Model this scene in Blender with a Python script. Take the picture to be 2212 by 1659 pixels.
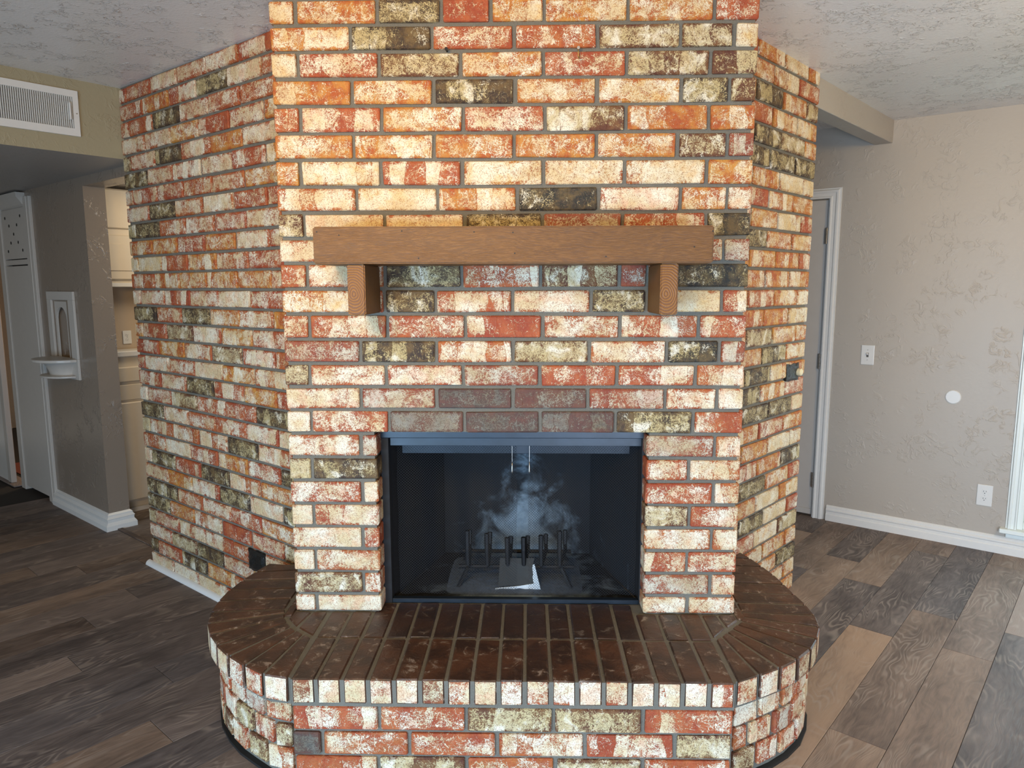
import bpy, bmesh, math, random
from mathutils import Vector, Matrix
random.seed(7)
for o in list(bpy.data.objects): bpy.data.objects.remove(o)
SC = bpy.context.scene; COL = SC.collection
PI = math.pi

# ------------------------------------------------------------------ camera
CAM = Vector((0.04916, -2.35388, 1.47687)); YAW, PITCH, ROLL, FPX = -0.022407, 0.136748, -0.001879, 1540.0
cy_, sy_, cp_, sp_ = math.cos(YAW), math.sin(YAW), math.cos(PITCH), math.sin(PITCH)
CF = Vector((sy_*cp_, cy_*cp_, -sp_)); r_ = Vector((cy_, -sy_, 0)); u_ = r_.cross(CF)
CR = r_*math.cos(ROLL) + u_*math.sin(ROLL); CU = -r_*math.sin(ROLL) + u_*math.cos(ROLL)
cam_d = bpy.data.cameras.new('camera'); cam = bpy.data.objects.new('camera', cam_d); COL.objects.link(cam)
m = Matrix.Identity(4)
for i in range(3): m[i][0], m[i][1], m[i][2], m[i][3] = CR[i], CU[i], -CF[i], CAM[i]
cam.matrix_world = m
cam_d.sensor_width = 36; cam_d.lens = FPX*36/2212; cam_d.clip_start = .05
SC.camera = cam
def project(P):
    d = Vector(P) - CAM; z = d.dot(CF)
    return (1106 + FPX*d.dot(CR)/z, 829.5 - FPX*d.dot(CU)/z) if z > .05 else (-9e9, 9e9)
def hit(px, py, n, P0):
    """where a measured photo point lies on a real plane of the room"""
    v = CF + CR*((px-1106)/FPX) - CU*((py-829.5)/FPX); n = Vector(n)
    return CAM + v*((Vector(P0)-CAM).dot(n)/v.dot(n))

# ------------------------------------------------------------------ light
SC.view_settings.view_transform = 'Standard'; SC.view_settings.look = 'None'
SC.view_settings.gamma = 1; SC.view_settings.use_curve_mapping = False
SC.view_settings.exposure = -0.12
W = bpy.data.worlds.new('bounce_fill'); SC.world = W; W.use_nodes = True
W.node_tree.nodes['Background'].inputs[0].default_value = (.97, .88, .74, 1)
W.node_tree.nodes['Background'].inputs[1].default_value = .27  # warm fill standing in for light bounced round the room
def area(name, loc, aim, sx, sy, power, col):
    l = bpy.data.lights.new(name, 'AREA'); l.shape = 'RECTANGLE'; l.size = sx; l.size_y = sy
    l.energy = power; l.color = col
    o = bpy.data.objects.new(name, l); COL.objects.link(o); o.location = loc
    o.rotation_euler = (Vector(aim)-Vector(loc)).to_track_quat('-Z', 'Y').to_euler()
    return o
area('patio_window_light', (-1.7, -3.5, .62), (-.2, 0, .28), 2.2, 1.1, 74, (.47, .73, 1)).data.spread = math.radians(120)
area('right_wall_fill', (.9, -3.8, .7), (1.9, 1.5, .1), 1.6, 1.0, 56, (.66, .80, 1)).data.spread = math.radians(120)  # added low blue fill aimed at the foot of the right wall
area('room_lamp_light', (-.7, -2.2, 2.2), (-.4, .1, 1.95), .6, .5, 21, (1, .62, .20)).data.spread = math.radians(125)
area('corner_lamp_light', (2.3, -.75, 2.2), (1.9, 1.2, 1.3), .5, .5, 22, (1, .66, .27))
area('right_window_light', (2.72, .75, 1.0), (1.4, -.2, .2), .9, 1.3, 16, (.72, .88, 1))

# ------------------------------------------------------------------ node helpers
def mat(name):
    m = bpy.data.materials.new(name); m.use_nodes = True
    nt = m.node_tree; b = nt.nodes['Principled BSDF']
    return m, nt, b
class N:
    def __init__(s, nt): s.nt = nt
    def n(s, t, **k):
        nd = s.nt.nodes.new(t)
        for a, v in k.items():
            if hasattr(nd, a): setattr(nd, a, v)
        return nd
    def put(s, sock, v):
        if isinstance(v, bpy.types.NodeSocket): s.nt.links.new(v, sock)
        elif v is not None:
            if sock.type == 'RGBA' and len(v) == 3: v = (*v, 1)
            sock.default_value = v
    def math(s, op, a, b=None, c=None, clamp=False):
        nd = s.n('ShaderNodeMath', operation=op, use_clamp=clamp)
        for i, v in enumerate((a, b, c)): s.put(nd.inputs[i], v)
        return nd.outputs[0]
    def vec(s, op, a, b=None):
        nd = s.n('ShaderNodeVectorMath', operation=op)
        s.put(nd.inputs[0], a); s.put(nd.inputs[1], b); return nd.outputs[0]
    def scale(s, v, xyz): return s.vec('MULTIPLY', v, xyz)
    def noise(s, v, sc, det=3, rough=.55, dist=0, col=False):
        nd = s.n('ShaderNodeTexNoise'); s.put(nd.inputs['Vector'], v)
        nd.inputs['Scale'].default_value = sc; nd.inputs['Detail'].default_value = det
        nd.inputs['Roughness'].default_value = rough; nd.inputs['Distortion'].default_value = dist
        return nd.outputs['Color' if col else 'Fac']
    def ramp(s, f, a, b, smooth=True):
        nd = s.n('ShaderNodeMapRange'); nd.interpolation_type = 'SMOOTHSTEP' if smooth else 'LINEAR'
        s.put(nd.inputs[0], f); s.put(nd.inputs[1], a); s.put(nd.inputs[2], b); return nd.outputs[0]
    def mix(s, f, a, b, mode='MIX'):
        nd = s.n('ShaderNodeMix', data_type='RGBA', blend_type=mode)
        s.put(nd.inputs[0], f); s.put(nd.inputs[6], a); s.put(nd.inputs[7], b); return nd.outputs[2]
    def bump(s, h, strength, dist, normal=None):
        nd = s.n('ShaderNodeBump'); nd.inputs['Strength'].default_value = strength
        nd.inputs['Distance'].default_value = dist; s.put(nd.inputs['Height'], h)
        if normal is not None: s.put(nd.inputs['Normal'], normal)
        return nd.outputs[0]
def objcoord(g, seed=True):
    tc = g.n('ShaderNodeTexCoord'); oi = g.n('ShaderNodeObjectInfo')
    v = tc.outputs['Object']
    if seed:
        cmb = g.n('ShaderNodeCombineXYZ')
        g.put(cmb.inputs[0], g.math('MULTIPLY', oi.outputs['Random'], 37.0))
        g.put(cmb.inputs[1], g.math('MULTIPLY', oi.outputs['Random'], 91.0))
        g.put(cmb.inputs[2], g.math('MULTIPLY', oi.outputs['Random'], 53.0))
        v = g.vec('ADD', v, cmb.outputs[0])
    return v, tc, oi

def brick_material(name, top=False):
    """fired clay with a smeared lime wash. object colour: r wash, g burnt dark, b hue, a soot"""
    m, nt, b = mat(name); g = N(nt); v, tc, oi = objcoord(g)
    sep = g.n('ShaderNodeSeparateColor'); g.put(sep.inputs[0], oi.outputs['Color'])
    wash, dark, hue, soot = sep.outputs[0], sep.outputs[1], sep.outputs[2], oi.outputs['Alpha']
    warp = g.vec('ADD', v, g.scale(g.noise(v, 14, 3, col=True), (.03, .03, .03)))
    n1 = g.noise(warp, 17, 4, .6, .7)
    fine = g.noise(v, 400, 2, .6)
    mid = g.noise(v, 120, 3, .65)
    # pressed panels across the brick, each washed differently
    vs = g.n('ShaderNodeSeparateXYZ'); g.put(vs.inputs[0], v)
    u = g.math('ADD', g.math('MULTIPLY', vs.outputs[0], 19.0), g.math('MULTIPLY', g.noise(v, 7, 2), 1.6))
    fr = g.math('FRACT', u); wn = g.n('ShaderNodeTexWhiteNoise'); wn.noise_dimensions = '2D'
    cmb = g.n('ShaderNodeCombineXYZ'); g.put(cmb.inputs[0], g.math('FLOOR', u)); g.put(cmb.inputs[1], oi.outputs['Random']); g.put(wn.inputs['Vector'], cmb.outputs[0])
    panel = wn.outputs['Value']
    line = g.math('SUBTRACT', 1, g.ramp(g.math('MINIMUM', fr, g.math('SUBTRACT', 1, fr)), 0, .07))
    pst = g.ramp(g.math('FRACT', g.math('MULTIPLY', oi.outputs['Random'], 7.3)), .25, .6)
    swirl = g.noise(warp, 22, 2, .5, 2.2)
    vein = g.math('SUBTRACT', 1, g.ramp(g.math('ABSOLUTE', g.math('SUBTRACT', swirl, .5)), 0, .035))
    fold = g.noise(warp, 34, 2, .5, 1.5)
    gs = g.n('ShaderNodeSeparateXYZ'); g.put(gs.inputs[0], tc.outputs['Generated'])
    ex = g.math('ABSOLUTE', g.math('SUBTRACT', gs.outputs[0], .5)); ez = g.math('ABSOLUTE', g.math('SUBTRACT', gs.outputs[2], .5))
    rim = g.math('MAXIMUM', g.ramp(ez, .28, .46), g.ramp(ex, .44, .49))
    rim = g.math('MULTIPLY', rim, g.ramp(g.noise(v, 16, 2), .36, .58))
    a = g.math('MULTIPLY', g.math('SUBTRACT', n1, .5), 2.4)
    a = g.math('ADD', a, g.math('MULTIPLY', g.math('MULTIPLY', g.math('SUBTRACT', panel, .5), pst), 1.15))
    a = g.math('SUBTRACT', a, g.math('MULTIPLY', g.math('MULTIPLY', line, pst), .35))
    a = g.math('ADD', a, g.math('MULTIPLY', vein, .62))
    a = g.math('SUBTRACT', a, g.math('MULTIPLY', rim, .70))
    a = g.math('ADD', a, g.math('MULTIPLY', g.math('SUBTRACT', wash, .5), 1.7))
    a = g.math('ADD', a, g.math('MULTIPLY', g.math('SUBTRACT', fine, .5), 2.6))
    a = g.math('ADD', a, g.math('MULTIPLY', g.math('SUBTRACT', mid, .5), 1.5))
    cover = g.ramp(a, -.22, .26)
    red = g.mix(g.ramp(g.noise(v, 19, 3), .35, .68), (.31, .046, .018), (.43, .10, .032))
    red = g.mix(g.ramp(hue, 0, 1.1), red, g.mix(g.ramp(g.noise(v, 30, 3), .35, .65), (.40, .085, .014), (.58, .26, .045)))
    burnt = g.mix(g.ramp(g.noise(v, 25, 3), .4, .66), (.020, .019, .015), (.12, .08, .03))
    clay = g.mix(dark, red, burnt)
    cream = g.mix(g.ramp(g.noise(v, 11, 3), .35, .65), (.67, .53, .31), (.82, .76, .60))
    cream = g.mix(g.math('MULTIPLY', g.ramp(g.noise(warp, 26, 3), .48, .66), .55), cream, g.mix(hue, (.74, .44, .33), (.76, .50, .18)))
    cream = g.mix(dark, cream, g.mix(g.ramp(n1, .5, .7), (.50, .40, .19), (.80, .76, .62)))
    c = g.mix(cover, clay, cream)
    crease = g.math('SUBTRACT', 1, g.ramp(g.math('ABSOLUTE', g.math('SUBTRACT', g.noise(warp, 38, 3, .6, 1.8), .5)), 0, .03))
    c = g.mix(g.math('MULTIPLY', crease, .62), c, g.mix(.45, clay, (.30, .17, .07)))
    pits = g.ramp(g.noise(v, 330, 1, .5), .61, .67)
    c = g.mix(g.math('MULTIPLY', pits, .7), c, g.mix(.5, clay, (.06, .03, .015)))
    c = g.mix(g.math('MULTIPLY', soot, g.math('ADD', .55, g.math('MULTIPLY', n1, .5))), c, (.050, .046, .043))
    g.put(b.inputs['Base Color'], c); b.inputs['Roughness'].default_value = .72
    h = g.math('ADD', g.math('MULTIPLY', cover, .18), g.math('ADD', g.math('MULTIPLY', fold, 1.1), g.math('MULTIPLY', mid, .35)))
    h = g.math('SUBTRACT', h, g.math('MULTIPLY', g.math('MULTIPLY', line, pst), .25))
    g.put(b.inputs['Normal'], g.bump(h, .75, .0045))
    return m
def hearth_top_material():
    """dark sealed brick tops, worn, with mortar haze"""
    m, nt, b = mat('sealed_hearth_top'); g = N(nt); v, tc, oi = objcoord(g)
    n1 = g.noise(v, 22, 5, .65, .8); fine = g.noise(v, 130, 4, .7)
    c = g.mix(g.ramp(g.noise(v, 9, 3), .35, .65), (.042, .021, .013), (.095, .040, .020))
    c = g.mix(g.ramp(n1, .50, .72), c, (.13, .075, .045))
    c = g.mix(g.math('MULTIPLY', g.ramp(g.math('ADD', n1, g.math('MULTIPLY', fine, .4)), .80, .90), .75), c, (.34, .28, .24))
    sep = g.n('ShaderNodeSeparateColor'); g.put(sep.inputs[0], oi.outputs['Color'])
    c = g.mix(oi.outputs['Alpha'], c, (.03, .024, .022))
    g.put(b.inputs['Base Color'], c); b.inputs['Roughness'].default_value = .42
    g.put(b.inputs['Normal'], g.bump(g.math('ADD', n1, g.math('MULTIPLY', fine, .3)), .9, .004))
    return m
def mortar_material():
    m, nt, b = mat('sandy_mortar'); g = N(nt); v, tc, oi = objcoord(g, False)
    n = g.noise(v, 420, 3, .7); n2 = g.noise(v, 9, 3)
    c = g.mix(n2, (.17, .158, .128), (.25, .236, .20))
    c = g.mix(g.ramp(n, .3, .7), g.mix(.35, c, (.05, .045, .035)), c)
    g.put(b.inputs['Base Color'], c); b.inputs['Roughness'].default_value = .95
    g.put(b.inputs['Normal'], g.bump(g.math('ADD', n, g.math('MULTIPLY', g.noise(v, 60, 2), 1.2)), .7, .004))
    return m
def paint_material(name, col, rough=.4, tex=0., scale=1, glint=False, spec=.5):
    """painted plaster with trowel marks"""
    m, nt, b = mat(name); g = N(nt); v, tc, oi = objcoord(g, False)
    b.inputs['Roughness'].default_value = rough
    c = g.mix(g.noise(v, 3, 2), tuple(x*.95 for x in col), col)
    g.put(b.inputs['Base Color'], c); b.inputs['Specular IOR Level'].default_value = spec
    if tex:
        w = g.vec('ADD', v, g.scale(g.noise(v, 7*scale, 2, col=True), (.08, .08, .08)))
        st = g.noise(w, 24*scale, 4, .6, 1.2)
        area_ = g.ramp(g.noise(v, 5*scale, 2), .46, .60)
        ridge = g.math('MULTIPLY', g.ramp(st, .50, .64), area_)
        h = g.math('ADD', ridge, g.math('MULTIPLY', g.noise(v, 55*scale, 3), .28))
        g.put(b.inputs['Normal'], g.bump(h, tex, .006))
    return m
def wood_beam_material(name, c1, c2, rings=False):
    m, nt, b = mat(name); g = N(nt); v, tc, oi = objcoord(g, not rings)
    if rings:
        sx = g.n('ShaderNodeSeparateXYZ'); g.put(sx.inputs[0], v)
        d = g.n('ShaderNodeVectorMath', operation='LENGTH')
        g.put(d.inputs[0], g.scale(g.vec('ADD', v, g.scale(g.noise(v, 14, 2, col=True), (.022, 0, .03))), (1, 0, .8)))
        gr = g.math('SINE', g.math('MULTIPLY', d.outputs['Value'], 900))
        f = g.ramp(g.math('ADD', g.math('MULTIPLY', gr, .5), g.math('MULTIPLY', g.noise(v, 300, 3), 1.2)), .1, 1.3)
    else:
        w = g.vec('ADD', g.scale(v, (.06, 1, 1)), g.scale(g.noise(g.scale(v, (2.2, 5, 5)), 1.4, 2, col=True), (0, .05, .05)))
        f = g.ramp(g.noise(w, 420, 3, .65), .3, .7)
        big = g.noise(g.scale(v, (1, 4, 4)), 5, 3)
        f = g.math('ADD', g.math('MULTIPLY', f, .6), g.math('MULTIPLY', big, .5))
    c = g.mix(f, c1, c2)
    kn = g.n('ShaderNodeTexVoronoi'); kn.inputs['Scale'].default_value = 7 if not rings else 40
    g.put(kn.inputs['Vector'], g.scale(v, (.6, 1, 1)))
    c = g.mix(g.math('MULTIPLY', g.math('SUBTRACT', 1, g.ramp(kn.outputs['Distance'], .02, .05)), .85), c, (.03, .012, .005))
    g.put(b.inputs['Base Color'], c); b.inputs['Roughness'].default_value = .5
    g.put(b.inputs['Normal'], g.bump(f, .5, .0015))
    return m
def plank_material():
    m, nt, b = mat('vinyl_plank'); g = N(nt); v, tc, oi = objcoord(g)
    sep = g.n('ShaderNodeSeparateColor'); g.put(sep.inputs[0], oi.outputs['Color'])
    tone, warm = sep.outputs[0], sep.outputs[1]
    w = g.vec('ADD', g.scale(v, (.16, 1, 1)), g.scale(g.noise(g.scale(v, (1.6, 4, 1)), 1.7, 2, col=True), (0, .16, 0)))
    gr = g.noise(w, 85, 2, .5, .3)
    lines = g.math('SUBTRACT', 1, g.ramp(g.math('ABSOLUTE', g.math('SUBTRACT', g.math('FRACT', g.math('MULTIPLY', g.noise(w, 7, 2, .45), 30)), .5)), .03, .28))
    fine = g.noise(g.scale(v, (.05, 1, 1)), 330, 2, .6)
    big = g.noise(g.scale(v, (.35, 1.6, 1)), 5.5, 3, .6)
    dk = g.mix(warm, (.055, .048, .050), (.085, .055, .040))
    lt = g.mix(warm, (.22, .195, .195), (.35, .24, .165))
    f = g.math('ADD', g.math('MULTIPLY', g.math('SUBTRACT', big, .5), 1.3), g.math('MULTIPLY', g.math('SUBTRACT', gr, .5), .7))
    f = g.math('ADD', f, g.math('MULTIPLY', g.math('SUBTRACT', fine, .5), .6))
    f = g.math('ADD', f, tone, clamp=True)
    c = g.mix(f, dk, lt)
    c = g.mix(g.math('MULTIPLY', g.math('MULTIPLY', lines, g.ramp(g.noise(v, 6, 2), .42, .62)), .38), c, (.40, .34, .29))
    g.put(b.inputs['Base Color'], c)
    g.put(b.inputs['Roughness'], g.ramp(fine, -.9, 1.5)); b.inputs['Specular IOR Level'].default_value = .42
    g.put(b.inputs['Normal'], g.bump(g.math('ADD', fine, g.math('MULTIPLY', lines, .3)), .22, .001))
    return m
def plain(name, col, rough=.5, metal=0., bump=0., bs=80, var=0.):
    m, nt, b = mat(name); g = N(nt); v, tc, oi = objcoord(g)
    n = g.noise(v, bs, 3)
    g.put(b.inputs['Base Color'], g.mix(n, tuple(max(0, x*(1-var)) for x in col), tuple(min(1, x*(1+var)) for x in col)))
    b.inputs['Roughness'].default_value = rough; b.inputs['Metallic'].default_value = metal
    if bump: g.put(b.inputs['Normal'], g.bump(n, bump, .003))
    return m
def soot_back_material():
    """firebox liner: black soot burnt clean in a flame shape in the middle"""
    m, nt, b = mat('sooty_firebrick'); g = N(nt); v, tc, oi = objcoord(g, False)
    s = g.n('ShaderNodeSeparateXYZ'); g.put(s.inputs[0], v)
    n = g.noise(v, 9, 4, .65, .5); n2 = g.noise(v, 70, 3, .7)
    cen = g.math('ABSOLUTE', g.math('SUBTRACT', s.outputs[0], .04))
    t = g.math('ADD', g.math('MULTIPLY', cen, -1.5), g.math('MULTIPLY', g.math('SUBTRACT', .72, s.outputs[2]), 1.0))
    t = g.math('ADD', t, g.math('MULTIPLY', g.math('SUBTRACT', n, .5), 1.1))
    mk = g.ramp(t, -.12, .34)
    c = g.mix(mk, (.006, .007, .010), g.mix(n2, (.12, .18, .25), (.32, .42, .50)))  # soot is real; blue window light is put into the pale colour
    g.put(b.inputs['Base Color'], c); b.inputs['Roughness'].default_value = .85
    g.put(b.inputs['Normal'], g.bump(n2, .5, .004))
    return m
M = dict(
 brick=brick_material('washed_brick'), htop=hearth_top_material(), mortar=mortar_material(),
 beam=wood_beam_material('stained_cedar', (.080, .030, .006), (.225, .095, .017)), endgrain=wood_beam_material('cedar_end_grain', (.15, .050, .006), (.29, .12, .016), True),
 plank=plank_material(),
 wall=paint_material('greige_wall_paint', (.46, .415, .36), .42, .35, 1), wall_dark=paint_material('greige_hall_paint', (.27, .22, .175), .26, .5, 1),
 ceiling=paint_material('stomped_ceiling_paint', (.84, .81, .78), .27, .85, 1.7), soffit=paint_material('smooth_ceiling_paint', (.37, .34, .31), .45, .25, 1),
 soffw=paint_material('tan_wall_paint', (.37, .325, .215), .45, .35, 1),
 trim=plain('white_gloss_paint', (.74, .74, .72), .3, 0, .08, 30, .04), door=plain('cream_door_shaded_trim', (.56, .53, .49), .38, 0, .08, 20, .04),
 cab=plain('cabinet_cream_paint', (.70, .62, .50), .4, 0, .05, 20, .04), cabwall=paint_material('kitchen_wall_paint', (.50, .40, .30), .5, .2),
 peach=plain('peach_wall_paint', (.80, .56, .36), .6, 0, .1, 30, .05), red=plain('red_brown_floor', (.20, .05, .03), .5, 0, 0, 40, .2),
 plate=plain('white_plastic', (.72, .72, .70), .3), dark=plain('dark_slot', (.012, .012, .012), .6), black=plain('black_crusted_paint', (.012, .012, .011), .35, 0, 1, 170, .6),
 metal=plain('brushed_nickel', (.55, .52, .48), .35, .9), brass=plain('aged_brass', (.45, .33, .14), .35, .9),
 steel=plain('blued_black_steel', (.016, .026, .040), .34, .3, .15, 12, .5), iron=plain('cast_iron', (.018, .018, .020), .6, .5, .5, 60, .4),
 wire=plain('screen_wire', (.055, .065, .08), .4, .7), liner=plain('sooty_liner', (.010, .011, .014), .7, 0, .5, 30, .5), back=soot_back_material(),
 ash=plain('ash_blue_lit', (.10, .135, .19), .9, 0, .9, 60, .5), pale=plain('white_ash', (.55, .62, .68), .9, 0, .6, 120, .2), char=plain('charred_sheet', (.02, .022, .022), .7, 0, .3, 50, .4),  # the ash bed colour has the firebox's bluish light put into it
 cream=plain('cream_plastic', (.75, .66, .42), .35), glass=plain('window_daylight_pane', (.8, .9, .9), .1), gap=plain('vent_throat', (.008, .008, .01), .8),
 white=plain('white_vinyl', (.80, .86, .84), .35), dimgrey=plain('dim_grey', (.10, .09, .08), .8))  # last entry: plain dark grey of the switch slot and louvre bars

# ------------------------------------------------------------------ mesh helpers
WM = {}
def wm(o): return WM.get(o.name, Matrix.Identity(4))
def setw(o, T):
    """place o at world matrix T whatever its parent"""
    if o.parent: o.matrix_parent_inverse = wm(o.parent).inverted()
    o.matrix_basis = T; WM[o.name] = T.copy()
def link(name, me, parent=None, mats=None):
    o = bpy.data.objects.new(name, me); COL.objects.link(o)
    if mats and not me.materials:
        for mm in (mats if isinstance(mats, (list, tuple)) else [mats]): me.materials.append(mm)
    if parent: o.parent = parent; o.matrix_parent_inverse = wm(parent).inverted()
    return o
def tag(o, label=None, cat=None, group=None, kind=None):
    for k, v in (('label', label), ('category', cat), ('group', group), ('kind', kind)):
        if v: o[k] = v
    return o
def empty(name, loc=(0, 0, 0), rz=0):
    o = bpy.data.objects.new(name, None); COL.objects.link(o); setw(o, Matrix.Translation(loc)); o.empty_display_size = .05
    return o
def bm_box(bm, a, b, mi=0, M4=None):
    vs = [bm.verts.new((x, y, z)) for x in (a[0], b[0]) for y in (a[1], b[1]) for z in (a[2], b[2])]
    if M4 is not None:
        for v in vs: v.co = M4 @ v.co
    for f in ((0, 1, 3, 2), (4, 6, 7, 5), (0, 4, 5, 1), (2, 3, 7, 6), (0, 2, 6, 4), (1, 5, 7, 3)):
        bm.faces.new([vs[i] for i in f]).material_index = mi
def bm_prism(bm, poly, z0, z1, mi=0):
    lo = [bm.verts.new((p[0], p[1], z0)) for p in poly]; hi = [bm.verts.new((p[0], p[1], z1)) for p in poly]; n = len(poly)
    bm.faces.new(hi).material_index = mi; bm.faces.new(lo[::-1]).material_index = mi
    for i in range(n): bm.faces.new((lo[i], lo[(i+1) % n], hi[(i+1) % n], hi[i])).material_index = mi
def bm_tube(bm, pts, r, n=8, caps=True):
    pts = [Vector(p) for p in pts]; rings = []
    for i, p in enumerate(pts):
        t = (pts[min(i+1, len(pts)-1)] - pts[max(i-1, 0)]).normalized()
        a = t.orthogonal().normalized() if abs(t.x) < .9 else t.cross(Vector((0, 0, 1))).normalized()
        if abs(t.z) > .9: a = Vector((1, 0, 0)) - t*t.x; a.normalize()
        elif abs(t.z) <= .9: a = t.cross(Vector((0, 0, 1))).normalized()
        b = t.cross(a); rr = r[i] if isinstance(r, (list, tuple)) else r
        rings.append([bm.verts.new(p + (a*math.cos(2*PI*k/n) + b*math.sin(2*PI*k/n))*rr) for k in range(n)])
    for A, B in zip(rings, rings[1:]):
        for k in range(n): bm.faces.new((A[k], A[(k+1) % n], B[(k+1) % n], B[k]))
    if caps: bm.faces.new(rings[0]); bm.faces.new(rings[-1][::-1])
def fin(bm, name, parent=None, mats=None, bevel=0, smooth=False, seg=1):
    bmesh.ops.recalc_face_normals(bm, faces=bm.faces)
    if bevel: bmesh.ops.bevel(bm, geom=list(bm.edges), offset=bevel, segments=seg, affect='EDGES', profile=.6, clamp_overlap=True)
    me = bpy.data.meshes.new(name); bm.to_mesh(me); bm.free()
    if smooth:
        for p in me.polygons: p.use_smooth = True
    return link(name, me, parent, mats)
def box(name, a, b, mats, parent=None, bevel=0, seg=1):
    bm = bmesh.new(); bm_box(bm, a, b); return fin(bm, name, parent, mats, bevel, seg=seg)
def frame_at(P, ang):
    """local x along ang, y = away from the room, z up"""
    return Matrix.Translation(Vector(P)) @ Matrix.Rotation(ang, 4, 'Z')

# ------------------------------------------------------------------ measured layout
CP = .0813; H0 = .33385; HW = .763; CEIL = 2.439
LC = Vector((-1.9574, 1.2536, 0)); LA = -.65401           # far corner and direction of the left brick wing
RC = Vector((1.3551, 1.0244, 0)); RA = .83522             # far corner and direction of the right brick wing
AD = Vector((math.cos(math.radians(50.2)), math.sin(math.radians(50.2)), 0))   # the plank direction
HT = .348                                                 # hearth top
REC = .009                                                # mortar recess

# ------------------------------------------------------------------ bricks
_cache = {}
def brick_mesh(L, Hh, D, var):
    L = round(L/.003)*.003; Hh = round(Hh, 3)
    key = (L, Hh, D, var)
    if key in _cache: return _cache[key]
    rnd = random.Random(hash((round(L*1e4), round(Hh*1e4), round(D*1e4), var)))
    bm = bmesh.new(); bm_box(bm, (-L/2, 0, -Hh/2), (L/2, D, Hh/2))
    bmesh.ops.recalc_face_normals(bm, faces=bm.faces)
    bmesh.ops.bevel(bm, geom=list(bm.edges), offset=.0035, segments=1, affect='EDGES', clamp_overlap=True)
    for v in bm.verts:
        k = 1.0 if v.co.y < D*.5 else .3
        v.co.x += rnd.uniform(-.0014, .0014)*k; v.co.z += rnd.uniform(-.0014, .0014)*k; v.co.y += rnd.uniform(-.001, .0012)*k
    me = bpy.data.meshes.new('brick'); bm.to_mesh(me); bm.free(); me.materials.append(M['brick'])
    _cache[key] = me; return me
CODE = dict(B=(.57, 0, .8, 0), R=(.47, 0, .15, 0), O=(.50, 0, .8, 0), W=(.63, 0, .2, 0), C=(.86, 0, .25, 0), Y=(.92, .15, .8, 0), P=(.58, 0, 0, .35),
            G=(.50, .25, 0, .85), D=(.46, .95, .4, .05), X=(.26, 1, .5, .1), S=(.45, .15, 0, 1.0), H=(.64, .75, .2, 0))
def put_brick(T, s0, s1, z0, z1, code, parent, D=.09, proud=None):
    me = brick_mesh(s1-s0, z1-z0, D, random.randrange(4))
    o = bpy.data.objects.new('brick', me); COL.objects.link(o); o.parent = parent
    dy = random.uniform(-.002, .0015) if proud is None else -proud
    setw(o, T @ Matrix.Translation(((s0+s1)/2, dy, (z0+z1)/2)) @ Matrix.Rotation(random.uniform(-.004, .004), 4, 'Y'))
    c = CODE[code]; o.color = (min(1, max(0, c[0]+random.uniform(-.08, .08))), c[1], min(1, c[2]+random.uniform(-.1, .25)), c[3])
    return o
J = .0118
def rnd_code():
    r = random.random()
    for k, w in (('R', .28), ('W', .32), ('O', .18), ('C', .13), ('D', .07), ('H', .02)):
        r -= w
        if r < 0: return k
    return 'R'

# ------------------------------------------------------------------ floor
floor = box('floor', (-5.4, -3.2, -.05), (4.2, 5.0, -.004), plain('underlay', (.03, .027, .025), .9)); tag(floor, kind='structure')
SEAM = [-2.644, -2.469, -2.294, -2.119, -1.943, -1.768, -1.592, -1.416, -1.24, -1.065, -.889, -.714, -.54, -.365, -.19, -.01, .17, .35, .53, .708, .887, 1.063, 1.237,
        1.409, 1.58, 1.753, 1.926, 2.098, 2.27, 2.44, 2.61, 2.78, 2.95, 3.12, 3.29, 3.46, 3.63, 3.8, 3.97, 4.14]
ENDS = {-1.416: 1.785, -1.24: 1.463, -1.065: 1.778, -.889: 1.428, -.714: 1.945, -.54: 2.214, -.19: 2.52, 1.063: -.726, 1.409: -.923, 1.753: -.756, 1.926: -.51, 2.44: -.565}
TONE = {(-.889, -1): (.95, .95), (-.889, 0): (.34, .25), (-.889, 1): (.55, .6), (-.714, -1): (.30, .2), (-.714, 0): (.66, .75), (-1.065, -1): (.46, .62), (-1.065, 0): (.28, .1), (-1.065, -2): (.62, .8),
        (-1.24, -1): (.62, .65), (-1.24, 0): (.56, .5), (-1.416, 0): (1.1, .4), (-1.416, -1): (.38, .1), (-.54, -1): (.66, .75), (-.54, 0): (.25, .3), (-.19, -1): (.85, .8), (-.19, 0): (.3, .4),  # the palest plank has floor glare put into its tone
        (1.409, -1): (.72, .35), (1.409, 0): (.3, .2), (1.926, -1): (.66, .35), (1.926, 0): (.3, .25), (1.753, -1): (.28, .6), (1.753, 0): (.5, .3), (1.063, -1): (.42, .05), (1.063, 0): (.22, 0)}
PL = 1.18; npl = 0; _pm = {}
pa = math.radians(50.2); ca, sa = math.cos(pa), math.sin(pa)
prow = random.Random(3)
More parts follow.
